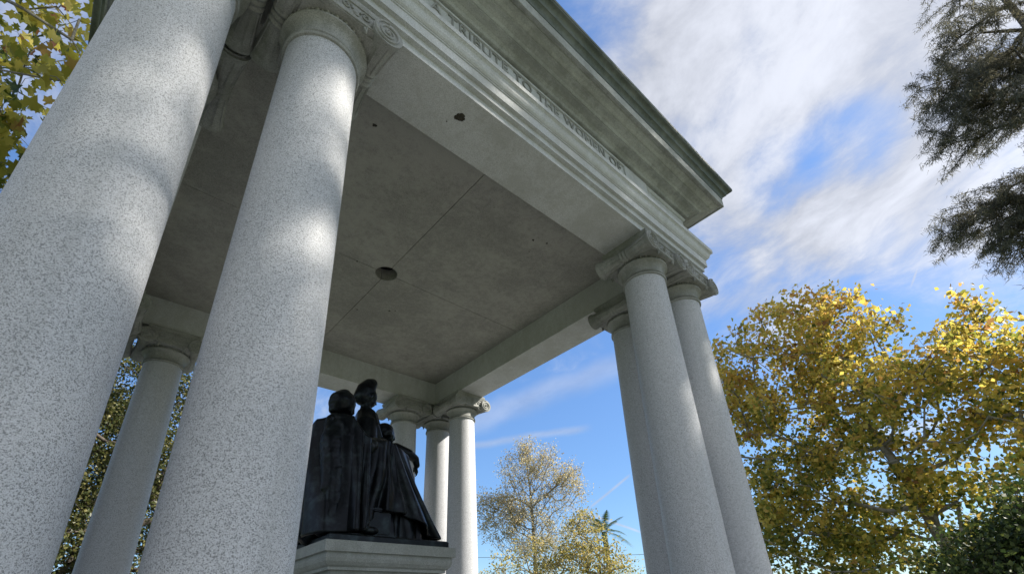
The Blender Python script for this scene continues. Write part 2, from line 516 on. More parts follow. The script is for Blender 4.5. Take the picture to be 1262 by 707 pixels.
def remesh(name, bm, voxel, mat, parent, smooth_it=4, disp=None):
    me = bpy.data.meshes.new(name); bm.to_mesh(me); bm.free()
    o = bpy.data.objects.new(name, me); COL.objects.link(o)
    r = o.modifiers.new('r', 'REMESH'); r.mode = 'VOXEL'; r.voxel_size = voxel
    s = o.modifiers.new('s', 'SMOOTH'); s.iterations = smooth_it; s.factor = .5
    if disp:
        tx = bpy.data.textures.new('folds', 'CLOUDS'); tx.noise_scale = disp[0]
        d = o.modifiers.new('d', 'DISPLACE'); d.texture = tx; d.strength = disp[1]; d.mid_level = .5
    bpy.context.view_layer.update()
    me2 = bpy.data.meshes.new_from_object(o.evaluated_get(bpy.context.evaluated_depsgraph_get()))
    bpy.data.objects.remove(o)
    me2.name = name; me2.materials.clear()
    shade(me2, 80)
    return link(name, me2, mat, parent)


def chain(bm, pts, n=10, sc=(1, 1, 1)):
    """dense balls between (x,y,z,r) points: a tapered limb once remeshed"""
    for (a, b) in zip(pts, pts[1:]):
        L = (Vector(a[:3])-Vector(b[:3])).length
        k = max(2, int(L/(.35*min(a[3], b[3])))+1)
        for i in range(k+1):
            t = i/k
            p = [a[j]*(1-t)+b[j]*t for j in range(4)]
            ball(bm, p[:3], p[3], sc, 2)


def head(bm, c, s, yaw, pitch, hair='cap'):
    """head of half-height s at c, looking along +X turned by yaw and pitched down"""
    m = Matrix.Translation(c) @ Matrix.Rotation(yaw, 4, 'Z') @ Matrix.Rotation(pitch, 4, 'Y') @ Matrix.Scale(s, 4)
    def b(p, r, sc=(1, 1, 1)):
        mm = m @ Matrix.Translation(p) @ Matrix.Diagonal((r*sc[0], r*sc[1], r*sc[2], 1))
        bmesh.ops.create_icosphere(bm, subdivisions=3, radius=1, matrix=mm)
    b((-.08, 0, .18), .80, (1, .86, .98))          # skull
    b((.22, 0, -.28), .50, (.95, .92, 1.15))       # face
    b((.40, 0, -.72), .20, (1, 1.2, .9))           # chin
    b((.74, 0, -.13), .10, (1., .9, 2.1)); b((.80, 0, -.28), .12, (1.1, 1., .8))   # nose
    b((.62, 0, .14), .18, (.6, 2.2, .45))          # brow
    for k in (-1, 1):
        b((.62, k*.25, -.02), .10)                 # eyes
        b((.48, k*.32, -.34), .20)                 # cheeks
        b((-.02, k*.72, -.10), .17, (.9, .4, 1.3)) # ears
    b((.68, 0, -.47), .10, (.8, 1.9, .45)); b((.65, 0, -.58), .10, (.8, 1.6, .5))  # lips
    return m


def hand(bm, p, d, up, s=.085, curl=.6):
    """palm and five separate bent fingers; d = direction of the fingers, up = back of the hand"""
    d = Vector(d).normalized(); up = Vector(up).normalized(); side = d.cross(up).normalized(); p = Vector(p)
    for i in range(5):
        for j in range(5):
            ball(bm, p+side*(j-2)*s*.17+d*s*i*.2, s*.21, (1, 1, 1), 1)
    for k, L in enumerate((.78, .95, .88, .68)):
        b = p+side*(k-1.5)*s*.27+d*s*.88
        a = 0; pts = [(*b, s*.125)]; dd = d.copy(); cur = b
        for j in range(3):
            a += curl*.55
            dd = d*math.cos(a)-up*math.sin(a)
            cur = cur+dd*s*L*(.45, .32, .25)[j]
            pts.append((*cur, s*(.115, .10, .085)[j]))
        chain(bm, pts)
    b = p-side*s*.42+d*s*.1
    t1 = b+(d*.6-side*.7-up*.1)*s*.42; t2 = t1+(d*.9-side*.15-up*.3)*s*.38
    chain(bm, [(*b, s*.16), (*t1, s*.14), (*t2, s*.11)])


# --- plinth and seat
bm = bmesh.new()
h = .262*q
stack_rect(bm, [(h, h, 0), (h, h, .055), (h-.012, h-.012, .07)])
box(bm, (-.54, -.50, .0701), (.10, .50, .105))
from_bm('plinth', bm, M['bronze'], sta)
bm = bmesh.new()
box(bm, (-.62, -.36, .106), (-.02, .40, .60)); box(bm, (-.66, -.34, .62), (-.56, .40, 1.32))
box(bm, (-.30, -.50, .106), (.04, -.30, .34)); box(bm, (-.33, -.52, .341), (.07, -.28, .375))
bmesh.ops.bevel(bm, geom=list(bm.edges), offset=.012, segments=2, affect='EDGES')
from_bm('seat', bm, M['bronze'], sta, smooth=40)

# --- seated woman
bm = bmesh.new()
head(bm, (-.445, -.14, 1.565), .155, -.25, .30)
# hair mass and bun
ball(bm, (-.475, -.14, 1.60), .148, (1.02, .98, 1.0), 3); ball(bm, (-.53, -.13, 1.50), .085, (1, 1, .9), 3)
chain(bm, [(-.47, -.11, 1.45, .075), (-.50, -.08, 1.34, .09)])
# torso
chain(bm, [(-.50, -.06, 1.26, .17), (-.49, -.02, 1.05, .19), (-.44, .0, .82, .22), (-.38, .0, .66, .24)], sc=(1, 1.2, 1))
chain(bm, [(-.52, -.27, 1.27, .125), (-.52, .22, 1.27, .12)])
# cloak over the back, falling to the plinth
chain(bm, [(-.58, -.25, 1.31, .10), (-.60, -.32, 1.02, .135), (-.57, -.36, .72, .135), (-.56, -.38, .40, .13), (-.60, -.38, .16, .12)])
chain(bm, [(-.60, -.05, 1.28, .11), (-.61, -.10, .9, .12), (-.58, -.12, .5, .14), (-.64, -.12, .16, .14)])
chain(bm, [(-.62, .2, 1.22, .10), (-.61, .22, .8, .12), (-.6, .2, .2, .14)])
# near arm: shoulder, elbow resting, forearm to the book
chain(bm, [(-.50, -.33, 1.25, .12), (-.42, -.40, 1.07, .12), (-.30, -.41, 1.02, .115), (-.14, -.36, 1.08, .095), (.0, -.28, 1.15, .065)])
hand(bm, (.03, -.25, 1.14), (.95, .15, .15), (0, -.3, .95), .10, .5)
# sleeve hanging
chain(bm, [(-.34, -.40, .95, .09), (-.30, -.42, .80, .06)])
# far arm round the children
chain(bm, [(-.50, .26, 1.25, .10), (-.32, .38, 1.12, .09), (-.05, .36, 1.10, .07), (.12, .28, 1.10, .05)])
# thighs and shins under the skirt
chain(bm, [(-.36, -.18, .80, .22), (-.10, -.22, .92, .20), (.06, -.24, .98, .18)])
chain(bm, [(-.36, .14, .74, .19), (-.10, .16, .84, .17), (.14, .16, .90, .15)])
chain(bm, [(.08, -.20, .92, .14), (.14, -.2, .5, .13), (.20, -.2, .16, .12)])
chain(bm, [(.14, .16, .90, .15), (.28, .16, .5, .14), (.36, .16, .16, .12)])
wom = remesh('seated_woman', bm, .014, M['bronze'], sta, 4, (.16, .045))


def drape(name, apex, ring, folds, amp, rows=30, cols=140, thick=.02, sag=.0, seed=1, rng=(0, 1), power=1.0):
    """cloth hanging from a top loop to a floor loop with folds that deepen downwards"""
    rr = random.Random(seed); ph = [rr.uniform(0, 6.28) for _ in range(4)]
    bm = bmesh.new(); grid = []
    na, nr = len(apex), len(ring)
    def samp(loop, t):
        x = t*(len(loop)-1); i = min(int(x), len(loop)-2); f = x-i; f = f*f*(3-2*f)
        return Vector(loop[i]).lerp(Vector(loop[i+1]), f)
    for j in range(rows+1):
        v = j/rows; row = []
        for i in range(cols+1):
            u = i/cols
            a, b = samp(apex, u), samp(ring, u)
            p = a.lerp(b, v)
            p.z -= sag*math.sin(math.pi*v)
            out = Vector((b.x-a.x, b.y-a.y, 0)); 
            t = samp(ring, min(1, u+.02))-samp(ring, max(0, u-.02))
            nrm = Vector((t.y, -t.x, 0))
            nrm = nrm.normalized() if nrm.length > 1e-5 else Vector((0, -1, 0))
            w = math.sin(u*folds*6.283+ph[0]+1.5*math.sin(u*7+ph[1]+v*2.2)+.8*math.sin(v*4+ph[3]))+.6*math.sin(u*folds*2.3*6.283+ph[2]+v)
            w = math.copysign(abs(w)**.8, w)
            k = amp*(.25+.9*v**power)
            p += nrm*w*k
            row.append(bm.verts.new(p))
        grid.append(row)
    for j in range(rows):
        for i in range(cols): bm.faces.new((grid[j][i], grid[j][i+1], grid[j+1][i+1], grid[j+1][i]))
    me = bpy.data.meshes.new(name); bmesh.ops.recalc_face_normals(bm, faces=bm.faces); bm.to_mesh(me); bm.free()
    o = bpy.data.objects.new(name, me); COL.objects.link(o)
    s = o.modifiers.new('s', 'SOLIDIFY'); s.thickness = thick; s.offset = 0
    s2 = o.modifiers.new('s2', 'SUBSURF'); s2.levels = 1; s2.render_levels = 1
    bpy.context.view_layer.update()
    me2 = bpy.data.meshes.new_from_object(o.evaluated_get(bpy.context.evaluated_depsgraph_get()))
    bpy.data.objects.remove(o); me2.name = name; shade(me2, 80)
    return me2


# skirt drape: folds fan out from the near knee to the plinth
top = [(-.26, -.42, 1.06), (-.12, -.43, 1.12), (.0, -.41, 1.16), (.05, -.37, 1.16), (.10, -.35, 1.15), (.16, -.31, 1.14), (.34, -.24, 1.10), (.47, -.02, 1.04), (.42, .22, 1.02)]
bot = [(-.34, -.57, .12), (-.24, -.55, .20), (-.06, -.51, .34), (.22, -.49, .34), (.50, -.46, .22), (.66, -.38, .13), (.76, -.22, .09), (.78, .0, .08), (.70, .36, .08)]
me_d = drape('skirt', top, bot, 4.6, .04, thick=.03, sag=.03, seed=4)
link('skirt', me_d, M['bronze'], wom)
ut = [(-.30, -.34, .98), (-.05, -.33, 1.06), (.12, -.30, 1.07), (.34, -.18, 1.04), (.42, .05, 1.0), (.36, .25, .98)]
ub = [(-.34, -.46, .12), (-.10, -.43, .10), (.14, -.42, .09), (.46, -.38, .09), (.66, -.20, .08), (.64, .3, .08)]
link('underskirt', drape('underskirt', ut, ub, 5.5, .03, thick=.03, seed=12), M['bronze'], wom)
# lap cloth covering the top
bm = bmesh.new()
chain(bm, [(-.30, -.28, 1.00, .10), (.02, -.26, 1.07, .10), (.22, -.18, 1.06, .09), (.30, .02, 1.0, .09), (.26, .2, .98, .09)])
chain(bm, [(-.30, .0, .98, .12), (.0, .0, 1.02, .12), (.22, .02, 1.0, .1)])
chain(bm, [(.30, -.10, 1.05, .05), (.46, -.14, .86, .035), (.50, -.10, .66, .03)])
link('lap_cloth', remesh('lap_cloth', bm, .016, M['bronze'], sta, 6).data, M['bronze'], wom)
for o in [o for o in bpy.data.objects if o.name.startswith('lap_cloth') and o.parent is sta]: bpy.data.objects.remove(o)
# cloak folds at the back and near side
top = [(-.20, -.46, 1.10), (-.28, -.48, 1.12), (-.36, -.48, 1.18), (-.46, -.45, 1.34), (-.62, -.30, 1.38), (-.69, -.10, 1.36), (-.70, .2, 1.30)]
bot = [(-.33, -.60, .14), (-.38, -.61, .10), (-.42, -.61, .09), (-.46, -.60, .09), (-.64, -.50, .08), (-.74, -.16, .08), (-.74, .3, .08)]
me_c = drape('cloak', [p for p in top], [p for p in bot], 1.9, .06, thick=.035, seed=8)
link('cloak', me_c, M['bronze'], wom)
# shoe tips
for sp_ in ((.70, -.12, .11), (-.20, -.53, .135)):
    bm = bmesh.new(); ball(bm, sp_, .055, (1.6, .9, .75), 3); ball(bm, (sp_[0]-.07, sp_[1], sp_[2]+.02), .055, (1.2, .9, .9), 3)
    from_bm('shoe', bm, M['bronze'], wom, smooth=80)
# book held open on the lap
bm = bmesh.new()
for k in (-1, 1):
    m = Matrix.Translation((.12, -.02, 1.17)) @ Matrix.Rotation(.45, 4, 'Y') @ Matrix.Rotation(k*.25, 4, 'X') @ Matrix.Translation((0, k*.095, 0)) @ Matrix.Diagonal((.13, .095, .012, 1))
    bmesh.ops.create_cube(bm, size=2, matrix=m)
bmesh.ops.bevel(bm, geom=list(bm.edges), offset=.004, segments=2, affect='EDGES')
from_bm('book', bm, M['bronze'], sta, smooth=40)

# --- taller child standing at the far side, head bent over the book
bm = bmesh.new()
head(bm, (-.03, .15, 1.885), .142, -.1, .22)
# piled-up hair
chain(bm, [(-.105, .15, 1.885, .118), (-.075, .15, 1.97, .122), (-.035, .15, 2.05, .098), (.005, .15, 2.095, .07)])
chain(bm, [(-.055, .15, 1.77, .06), (-.06, .16, 1.66, .075)])
chain(bm, [(-.06, .10, 1.60, .13), (-.10, .0, 1.45, .14), (-.12, -.04, 1.2, .16)])
chain(bm, [(-.06, .16, 1.58, .12), (-.06, .18, 1.38, .13), (-.08, .22, 1.1, .15), (-.06, .26, .6, .18), (-.06, .28, .14, .2)], sc=(1, 1.15, 1))
chain(bm, [(-.06, -.0, 1.60, .075), (-.02, -.06, 1.44, .06), (.08, -.04, 1.28, .045)])
chain(bm, [(-.06, .32, 1.60, .075), (.06, .38, 1.42, .06), (.16, .3, 1.30, .045)])
chain(bm, [(.02, .12, 1.62, .085), (.07, .13, 1.50, .09), (.06, .14, 1.36, .10)])
hand(bm, (.09, -.04, 1.27), (.8, .2, -.5), (.3, 0, .9), .065, .5)
remesh('standing_child', bm, .011, M['bronze'], sta, 4)

# --- smaller child leaning on the knee
bm = bmesh.new()
head(bm, (.24, .12, 1.43), .128, -.5, .12)
ball(bm, (.21, .13, 1.47), .122, (1, 1, 1), 3)
for i in range(16):
    a = i/16*6.28; ball(bm, (.205+.10*math.cos(a), .13+.10*math.sin(a), 1.45-.02*(i % 3)), .034, (1, 1, 1.2), 2)
chain(bm, [(.24, .15, 1.32, .045), (.24, .16, 1.25, .05)])
chain(bm, [(.25, .16, 1.18, .11), (.24, .20, .98, .13), (.22, .3, .6, .15), (.2, .36, .14, .17)], sc=(1, 1.15, 1))
chain(bm, [(.33, .04, 1.25, .08), (.47, -.04, 1.19, .065), (.58, -.02, 1.15, .05), (.62, .0, 1.08, .04)])
chain(bm, [(.2, .30, 1.22, .065), (.3, .36, 1.08, .055), (.42, .28, 1.08, .04)])
hand(bm, (.605, .02, 1.06), (.35, -.1, -.95), (.9, 0, .35), .07, .55)
# collar ruffle
for i in range(12):
    a = i/12*6.28; ball(bm, (.26+.085*math.cos(a), .15+.085*math.sin(a), 1.285), .026, (1, 1, .6), 2)
remesh('leaning_child', bm, .010, M['bronze'], sta, 3)


# ------------------------------------------------------------------ TREES
def leaves_mesh(name, centers, size, mat, shape='kite', seed=0, tone=None, droop=0., flat_=.0, cup=.25, aspect=.8):
    """one mesh holding many small leaves (centers: N x 3)"""
    rg = np.random.default_rng(seed)
    N = len(centers)
    if shape == 'kite':       # two triangles folded on the midrib
        base = np.array([[-.5, 0, 0], [0, -.5*aspect, cup*.5], [.55, 0, 0], [0, .5*aspect, cup*.5]])
        faces = np.array([[0, 1, 2], [0, 2, 3]])
    elif shape == 'needle':
        base = np.array([[0, -.5*aspect, 0], [1, 0, 0], [0, .5*aspect, 0]])
        faces = np.array([[0, 1, 2]])
    else:                     # lobed plane-tree leaf
        rad = [(.10, 180), (.44, 150), (.38, 125), (.60, 100), (.42, 75), (.70, 48), (.48, 25), (.85, 0)]
        half = [(r*math.cos(R(a)), r*math.sin(R(a))) for r, a in rad]
        pts = [(-.1, 0)]+half[1:]
        base = [(-.12, 0, 0)]+[(x, y, cup*abs(y)-.25*x*x) for x, y in half[1:-1]]+[(.85, 0, -.12)]+[(x, -y, cup*abs(y)-.25*x*x) for x, y in half[1:-1][::-1]]
        base = np.array(base); mid = np.array([[.15, 0, 0]]); base = np.vstack([base, mid])
        n = len(base)-1
        faces = np.array([[n, i, (i+1) % n] for i in range(n)])
    k = len(base)
    a = rg.uniform(0, 2*np.pi, N); t = rg.uniform(-1, 1, N)
    d = np.stack([np.cos(a)*np.sqrt(1-t*t), np.sin(a)*np.sqrt(1-t*t), t*(1-flat_)-droop], 1)
    d /= np.linalg.norm(d, axis=1)[:, None]
    nrm = rg.normal(size=(N, 3)); nrm[:, 2] += flat_*2
    s = np.cross(nrm, d); s /= np.linalg.norm(s, axis=1)[:, None]+1e-9
    u = np.cross(d, s)
    sz = size*rg.uniform(.6, 1.25, N)
    V = centers[:, None, :]+sz[:, None, None]*(base[None, :, 0, None]*d[:, None]+base[None, :, 1, None]*s[:, None]+base[None, :, 2, None]*u[:, None])
    F = (np.arange(N)[:, None, None]*k+faces[None]).reshape(-1)
    me = bpy.data.meshes.new(name)
    me.vertices.add(N*k); me.vertices.foreach_set('co', V.reshape(-1).astype(np.float32))
    nf = N*len(faces)
    me.loops.add(nf*3); me.loops.foreach_set('vertex_index', F.astype(np.int32))
    me.polygons.add(nf); me.polygons.foreach_set('loop_start', (np.arange(nf)*3).astype(np.int32))
    me.update(calc_edges=True)
    if tone is None: tone = rg.uniform(0, 1, N)
    at = me.attributes.new('tone', 'FLOAT', 'POINT')
    at.data.foreach_set('value', np.repeat(np.clip(tone, 0, 1), k).astype(np.float32))
    me.materials.append(mat)
    return me


def branch_mesh(name, nodes, parent, rad, mat, seg=6):
    """nodes Nx3, parent index; one tapered tube per edge"""
    n = len(nodes); P = nodes; idx = [i for i in range(n) if parent[i] >= 0]
    V = []; F = []
    ang = np.arange(seg)*2*np.pi/seg
    for c, i in enumerate(idx):
        j = parent[i]
        a, b = P[j], P[i]; t = b-a; L = np.linalg.norm(t)
        if L < 1e-6: t = np.array([0, 0, 1.]); L = 1
        t = t/L
        h = np.array([0, 0, 1.]) if abs(t[2]) < .9 else np.array([1., 0, 0])
        s = np.cross(t, h); s /= np.linalg.norm(s); u = np.cross(s, t)
        ring = np.cos(ang)[:, None]*s+np.sin(ang)[:, None]*u
        V.append(a+ring*min(rad[j], rad[i]*1.35)); V.append(b+ring*rad[i])
        o = c*2*seg
        for k in range(seg): F.append((o+k, o+(k+1) % seg, o+seg+(k+1) % seg, o+seg+k))
    V = np.concatenate(V)
    me = bpy.data.meshes.new(name); me.from_pydata(V.tolist(), [], F)
    me.polygons.foreach_set('use_smooth', [True]*len(me.polygons)); me.update()
    me.materials.append(mat)
    return me


def skeleton(base, trunk, targets, seed=0, step=.6, wob=.12, up=.25, tip=.012, expo=2.3, rmin=0, rise=.9, rise0=0.):
    """trunk = list of points; every target is joined to the nearest fitting node by a bent limb"""
    rg = np.random.default_rng(seed)
    nodes = [np.array(base, float)]; par = [-1]
    for p in trunk:
        p = np.array(p, float); a = nodes[-1].copy(); L = np.linalg.norm(p-a); k = max(1, int(L/step)); ia = len(nodes)-1
        for i in range(1, k+1):
            q_ = a+(p-a)*i/k+(rg.normal(size=3)*wob*.3*step if i < k else 0)
            nodes.append(q_); par.append(len(nodes)-2)
    first = max(rmin, 1)
    order = np.argsort(np.linalg.norm(targets-np.array(trunk[-1]), axis=1))
    ends = []
    for t in order:
        T = targets[t]; A = np.array(nodes)
        d = np.linalg.norm(A-T, axis=1)
        pen = np.maximum(0, A[:, 2]-T[2]+rise0*np.linalg.norm(A[:, :2]-T[:2], axis=1))*rise      # limbs rise outwards
        c = d+pen; c[:first] = 1e9
        j = int(np.argmin(c)); a = A[j]; L = np.linalg.norm(T-a); k = max(1, int(round(L/step)))
        prev = j
        for i in range(1, k+1):
            f = i/k
            q_ = a+(T-a)*f; q_[2] += -up*L*math.sin(math.pi*f)*.5
            if i < k: q_ = q_+rg.normal(size=3)*wob*step
            nodes.append(q_); par.append(prev); prev = len(nodes)-1
        ends.append(prev)
    n = len(nodes); w = np.zeros(n)
    for e in ends: w[e] = tip**expo
    for i in range(n-1, 0, -1):
        if w[i] == 0: w[i] = tip**expo
        w[par[i]] += w[i]
    # children come after parents, so a second pass accumulates correctly
    w = np.zeros(n)
    for e in ends: w[e] += tip**expo
    for i in range(n-1, 0, -1): w[par[i]] += w[i]
    rad = np.maximum(w, tip**expo)**(1/expo)
    return np.array(nodes), par, rad, np.array(ends)


def lobes(rg, n, specs):
    """points in a union of ellipsoids (centre, semi-axes, weight), denser to the rim"""
    w = np.array([s[2] for s in specs]); w = w/w.sum(); out = []
    for i in range(n):
        c, ax, _ = specs[rg.choice(len(specs), p=w)]
        v = rg.normal(size=3); v /= np.linalg.norm(v); r = rg.uniform(.15, 1)**.5
        out.append(np.array(c)+v*r*np.array(ax))
    return np.array(out)


def make_tree(name, label, cat, base, trunk, targets, leaf, lsize, per, spread, bark, seed=0, trad=None, group=None, shape='kite',
              tone=None, step=.6, droop=.0, tip=.012, twigs=3, cup=.25, aspect=.8, trunk_base=None, tw_len=1.0, wob=.12, rise=.9, rise0=0., expo=2.3):
    rg = np.random.default_rng(seed)
    base = np.array(base, float)
    nodes, par, rad, ends = skeleton(base, trunk, targets, seed, step, tip=tip, wob=wob, rise=rise, rise0=rise0, expo=expo)
    nodes = list(nodes); par = list(par); rad = list(rad); cl = []
    for e in ends:
        p = nodes[e]; q0 = nodes[par[e]]; dr = p-q0; dr = dr/(np.linalg.norm(dr)+1e-6)
        cl.append(p)
        for k in range(twigs):
            d = dr*.6+rg.normal(size=3)*.6; d = d/np.linalg.norm(d)
            p2 = p+d*spread*rg.uniform(.5, 1.1)*tw_len
            nodes.append(p2); par.append(int(e)); rad.append(tip*.5); cl.append(p2)
            # finer twig
            p3 = p2+(d+rg.normal(size=3)*.5)*spread*.5*tw_len
            nodes.append(p3); par.append(len(nodes)-2); rad.append(tip*.3); cl.append(p3)
    nodes = np.array(nodes); cl = np.array(cl)
    root = tag(empty(name, tuple(base)), label, cat, group)
    loc = nodes-base
    tr = link('trunk', branch_mesh('trunk', loc, par, rad, bark), None, root)
    C = np.repeat(cl, per, axis=0)
    # clumpy scatter: leaves strung round each twig end
    off = rg.normal(size=C.shape)*spread*.42*np.array([1, 1, .8])
    C = C+off; C[:, 2] -= droop*np.abs(off[:, 0])
    if tone is None: tn = None
    else: tn = tone(rg, C, np.repeat(np.arange(len(cl)), per))
    lv = leaves_mesh('crown', C-base, lsize, leaf, shape, seed+5, tn, cup=cup, aspect=aspect)
    link('crown', lv, None, root)
    return root


def at(az, el, dist):
    """a place seen from the camera's standing point: azimuth, elevation, horizontal distance"""
    a = R(az)
    return np.array([CAM.x+dist*math.sin(a), CAM.y+dist*math.cos(a), CAM.z+dist*math.tan(R(el))])


def gnd(az, dist):
    p = at(az, 0, dist); p[2] = 0; return p


# --- the big autumn plane tree on the right
rg = np.random.default_rng(11)
D = 19
sp = [(at(74, 22, D), (2.6, 2.4, 2.3), 1.5), (at(80, 25.0, D), (2.2, 2.0, 1.9), 1.2), (at(68.5, 18, D+1), (1.6, 1.6, 2.2), .8),
      (at(89.5, 19, D-1), (1.6, 1.6, 1.5), .8), (at(84, 17, D-1), (2.3, 2.2, 2.2), 1.0), (at(71, 11, D+.5), (2.6, 2.4, 2.6), 1.5),
      (at(79, 12, D), (3.0, 2.6, 2.8), 1.6), (at(88, 12, D-1.5), (2.4, 2.2, 2.2), .8), (at(72, 4, D), (3.0, 2.4, 2.0), 1.3),
      (at(81, 4, D), (3.0, 2.6, 2.0), 1.2), (at(97, 12, D-1), (2.2, 2.2, 2.2), .8), (at(93, 8, D-1), (2.5, 2.5, 2.5), .8)]
tg = lobes(rg, 400, sp)
c0 = gnd(83, D)


def tone_plane(rg, C, ci):
    n = ci.max()+1
    t = rg.normal(.44, .24, n)
    h = np.clip((C[:, 2]-3)/9, 0, 1)
    return t[ci]*.62+.06+.30*h+rg.normal(0, .15, len(ci))


make_tree('plane_tree', 'big plane tree in yellow and green autumn leaf right of the corner columns', 'tree', c0,
          [c0+(-.2, .1, 1.6), c0+(-.3, .3, 3.2), c0+(-.6, .5, 5.0), c0+(-.5, .9, 7.0)], tg, M['autumn'], .165, 16, .45, M['bark_pale'], 11, tone=tone_plane, step=.7, tip=.012, twigs=3, rise0=.3)

# --- thin silvery plane tree seen between the columns
D = 38
rg = np.random.default_rng(5)
c0 = gnd(44.4, D)
sp = [(at(44.6, 17.6, D), (.9, .9, 1.5), .45), (at(43.4, 14.5, D), (2.1, 2.1, 2.6), 1.1), (at(47, 15.5, D), (1.7, 1.7, 2.4), .9), (at(41, 11, D), (1.8, 1.8, 2.0), .8), (at(49.3, 14, D), (1.3, 1.4, 1.5), .4),
      (at(44.5, 10, D), (3.0, 2.6, 2.2), 1.2), (at(39.8, 12.5, D), (1.0, 1.0, 1.0), .25), (at(46, 7.5, D), (4.2, 2.6, 2.0), .8)]
tg = lobes(rg, 430, sp)
make_tree('young_plane_tree', 'tall thin plane tree with pale silvery branches and sparse leaves between the columns', 'tree', c0,
          [c0+(0, 0, 3), c0+(.1, 0, 6.5), c0+(.1, .1, 10.5), c0+(-.2, 0, 13)], tg, M['silver'], .12, 5, .50, M['bark_pale'], 5, step=.8, tip=.014, twigs=4, tw_len=1.0, rise=3., rise0=1.1, expo=2.6)
# lower golden tree in front of it
D = 33
rg = np.random.default_rng(6)
c0 = gnd(50, D)
sp = [(at(51.3, 6.2, D), (1.5, 1.7, 1.2), 1.), (at(48, 6.0, D), (1.6, 1.6, 1.2), .7), (at(43, 6.2, D), (3.0, 1.6, 1.5), .8), (at(53, 4, D), (1.5, 1.6, 1.2), .8), (at(50, 9.3, D), (1.3, 1.4, 1.2), .7), (at(47, 2.5, D), (3.5, 3, 1.8), 1.2), (at(40, 3, D), (2.5, 2, 1.2), .7)]
tg = lobes(rg, 300, sp)
make_tree('golden_tree', 'low golden green tree in front of the thin silvery plane tree', 'tree', c0,
          [c0+(0, 0, 1.2), c0+(0, 0, 2.5)], tg, M['gold'], .135, 6, .42, M['bark_pale'], 6, step=.6, tip=.014)

# --- dark shaded evergreen low at the right edge
D = 13
rg = np.random.default_rng(9)
c0 = gnd(89, D)
sp = [(at(87.5, 3.2, D), (1.1, 1.1, .7), 1.), (at(92, 4.5, D), (1.5, 1.5, 1.0), 1), (at(84, .2, D), (1.3, 1.2, .9), .9), (at(90, 0, D), (2, 2, 1.2), 1)]
tg = lobes(rg, 170, sp)
make_tree('evergreen_oak', 'dark green evergreen low at the right edge in front of the plane tree', 'tree', c0,
          [c0+(0, 0, .8), c0+(0, 0, 1.6)], tg, M['darkgreen'], .085, 24, .42, M['bark_dark'], 9, step=.5, tip=.01)

# --- live oak behind the left columns
D = 17
rg = np.random.default_rng(21)
c0 = gnd(7, D)
sp = [(at(-1, 20, D), (2.6, 2.4, 2.2), 1.2), (at(4, 19, D+1), (2.8, 2.4, 2.0), 1.2), (at(-1, 11, D), (3, 2.4, 2.2), 1.3), (at(5, 10, D+1), (3.2, 2.4, 2.2), 1.3),
      (at(12, 13, D+1), (3, 2.5, 2.6), 1.2), (at(17, 9, D+1), (1.9, 2.0, 2.4), .9), (at(-6, 15, D), (2.5, 2.5, 3.0), 1.), (at(3, 4, D), (5, 2.5, 1.6), 1.0)]
tg = lobes(rg, 460, sp)


def tone_oak(rg, C, ci):
    n = ci.max()+1
    return rg.normal(.45, .2, n)[ci]*.6+rg.uniform(-.1, .5, len(ci))


make_tree('live_oak', 'dense small-leaved oak behind the left columns of the pavilion', 'tree', c0,
          [c0+(0, 0, 1.5), c0+(-.3, 0, 3)], tg, M['oak'], .085, 30, .45, M['bark_dark'], 21, tone=tone_oak, step=.6, tip=.013)

# --- near sycamore bough at the upper left: real tree outside the frame to the left
rg = np.random.default_rng(31)
c0 = gnd(-34, 7.5)
tg = []
for k in range(150):
    az = rg.uniform(-27, -11.0); el = rg.uniform(33, 56); d = rg.uniform(5.6, 7.6)
    tg.append(at(az, el, d))
tg = np.array(tg)


def tone_big(rg, C, ci):
    n = ci.max()+1
    return rg.uniform(.0, 1., n)[ci]*.55+rg.uniform(0, .45, len(ci))


make_tree('sycamore_tree', 'near sycamore bough with broad yellow and brown lobed leaves at the upper left', 'tree', c0,
          [c0+(.0, 0, 2.5), c0+(.1, .1, 5.2), c0+(.3, .2, 7.0)], tg, M['autumn_big'], .13, 3, .26, M['bark_pale'], 31, shape='lobed', tone=tone_big, step=.45, tip=.006, twigs=2, cup=.3)


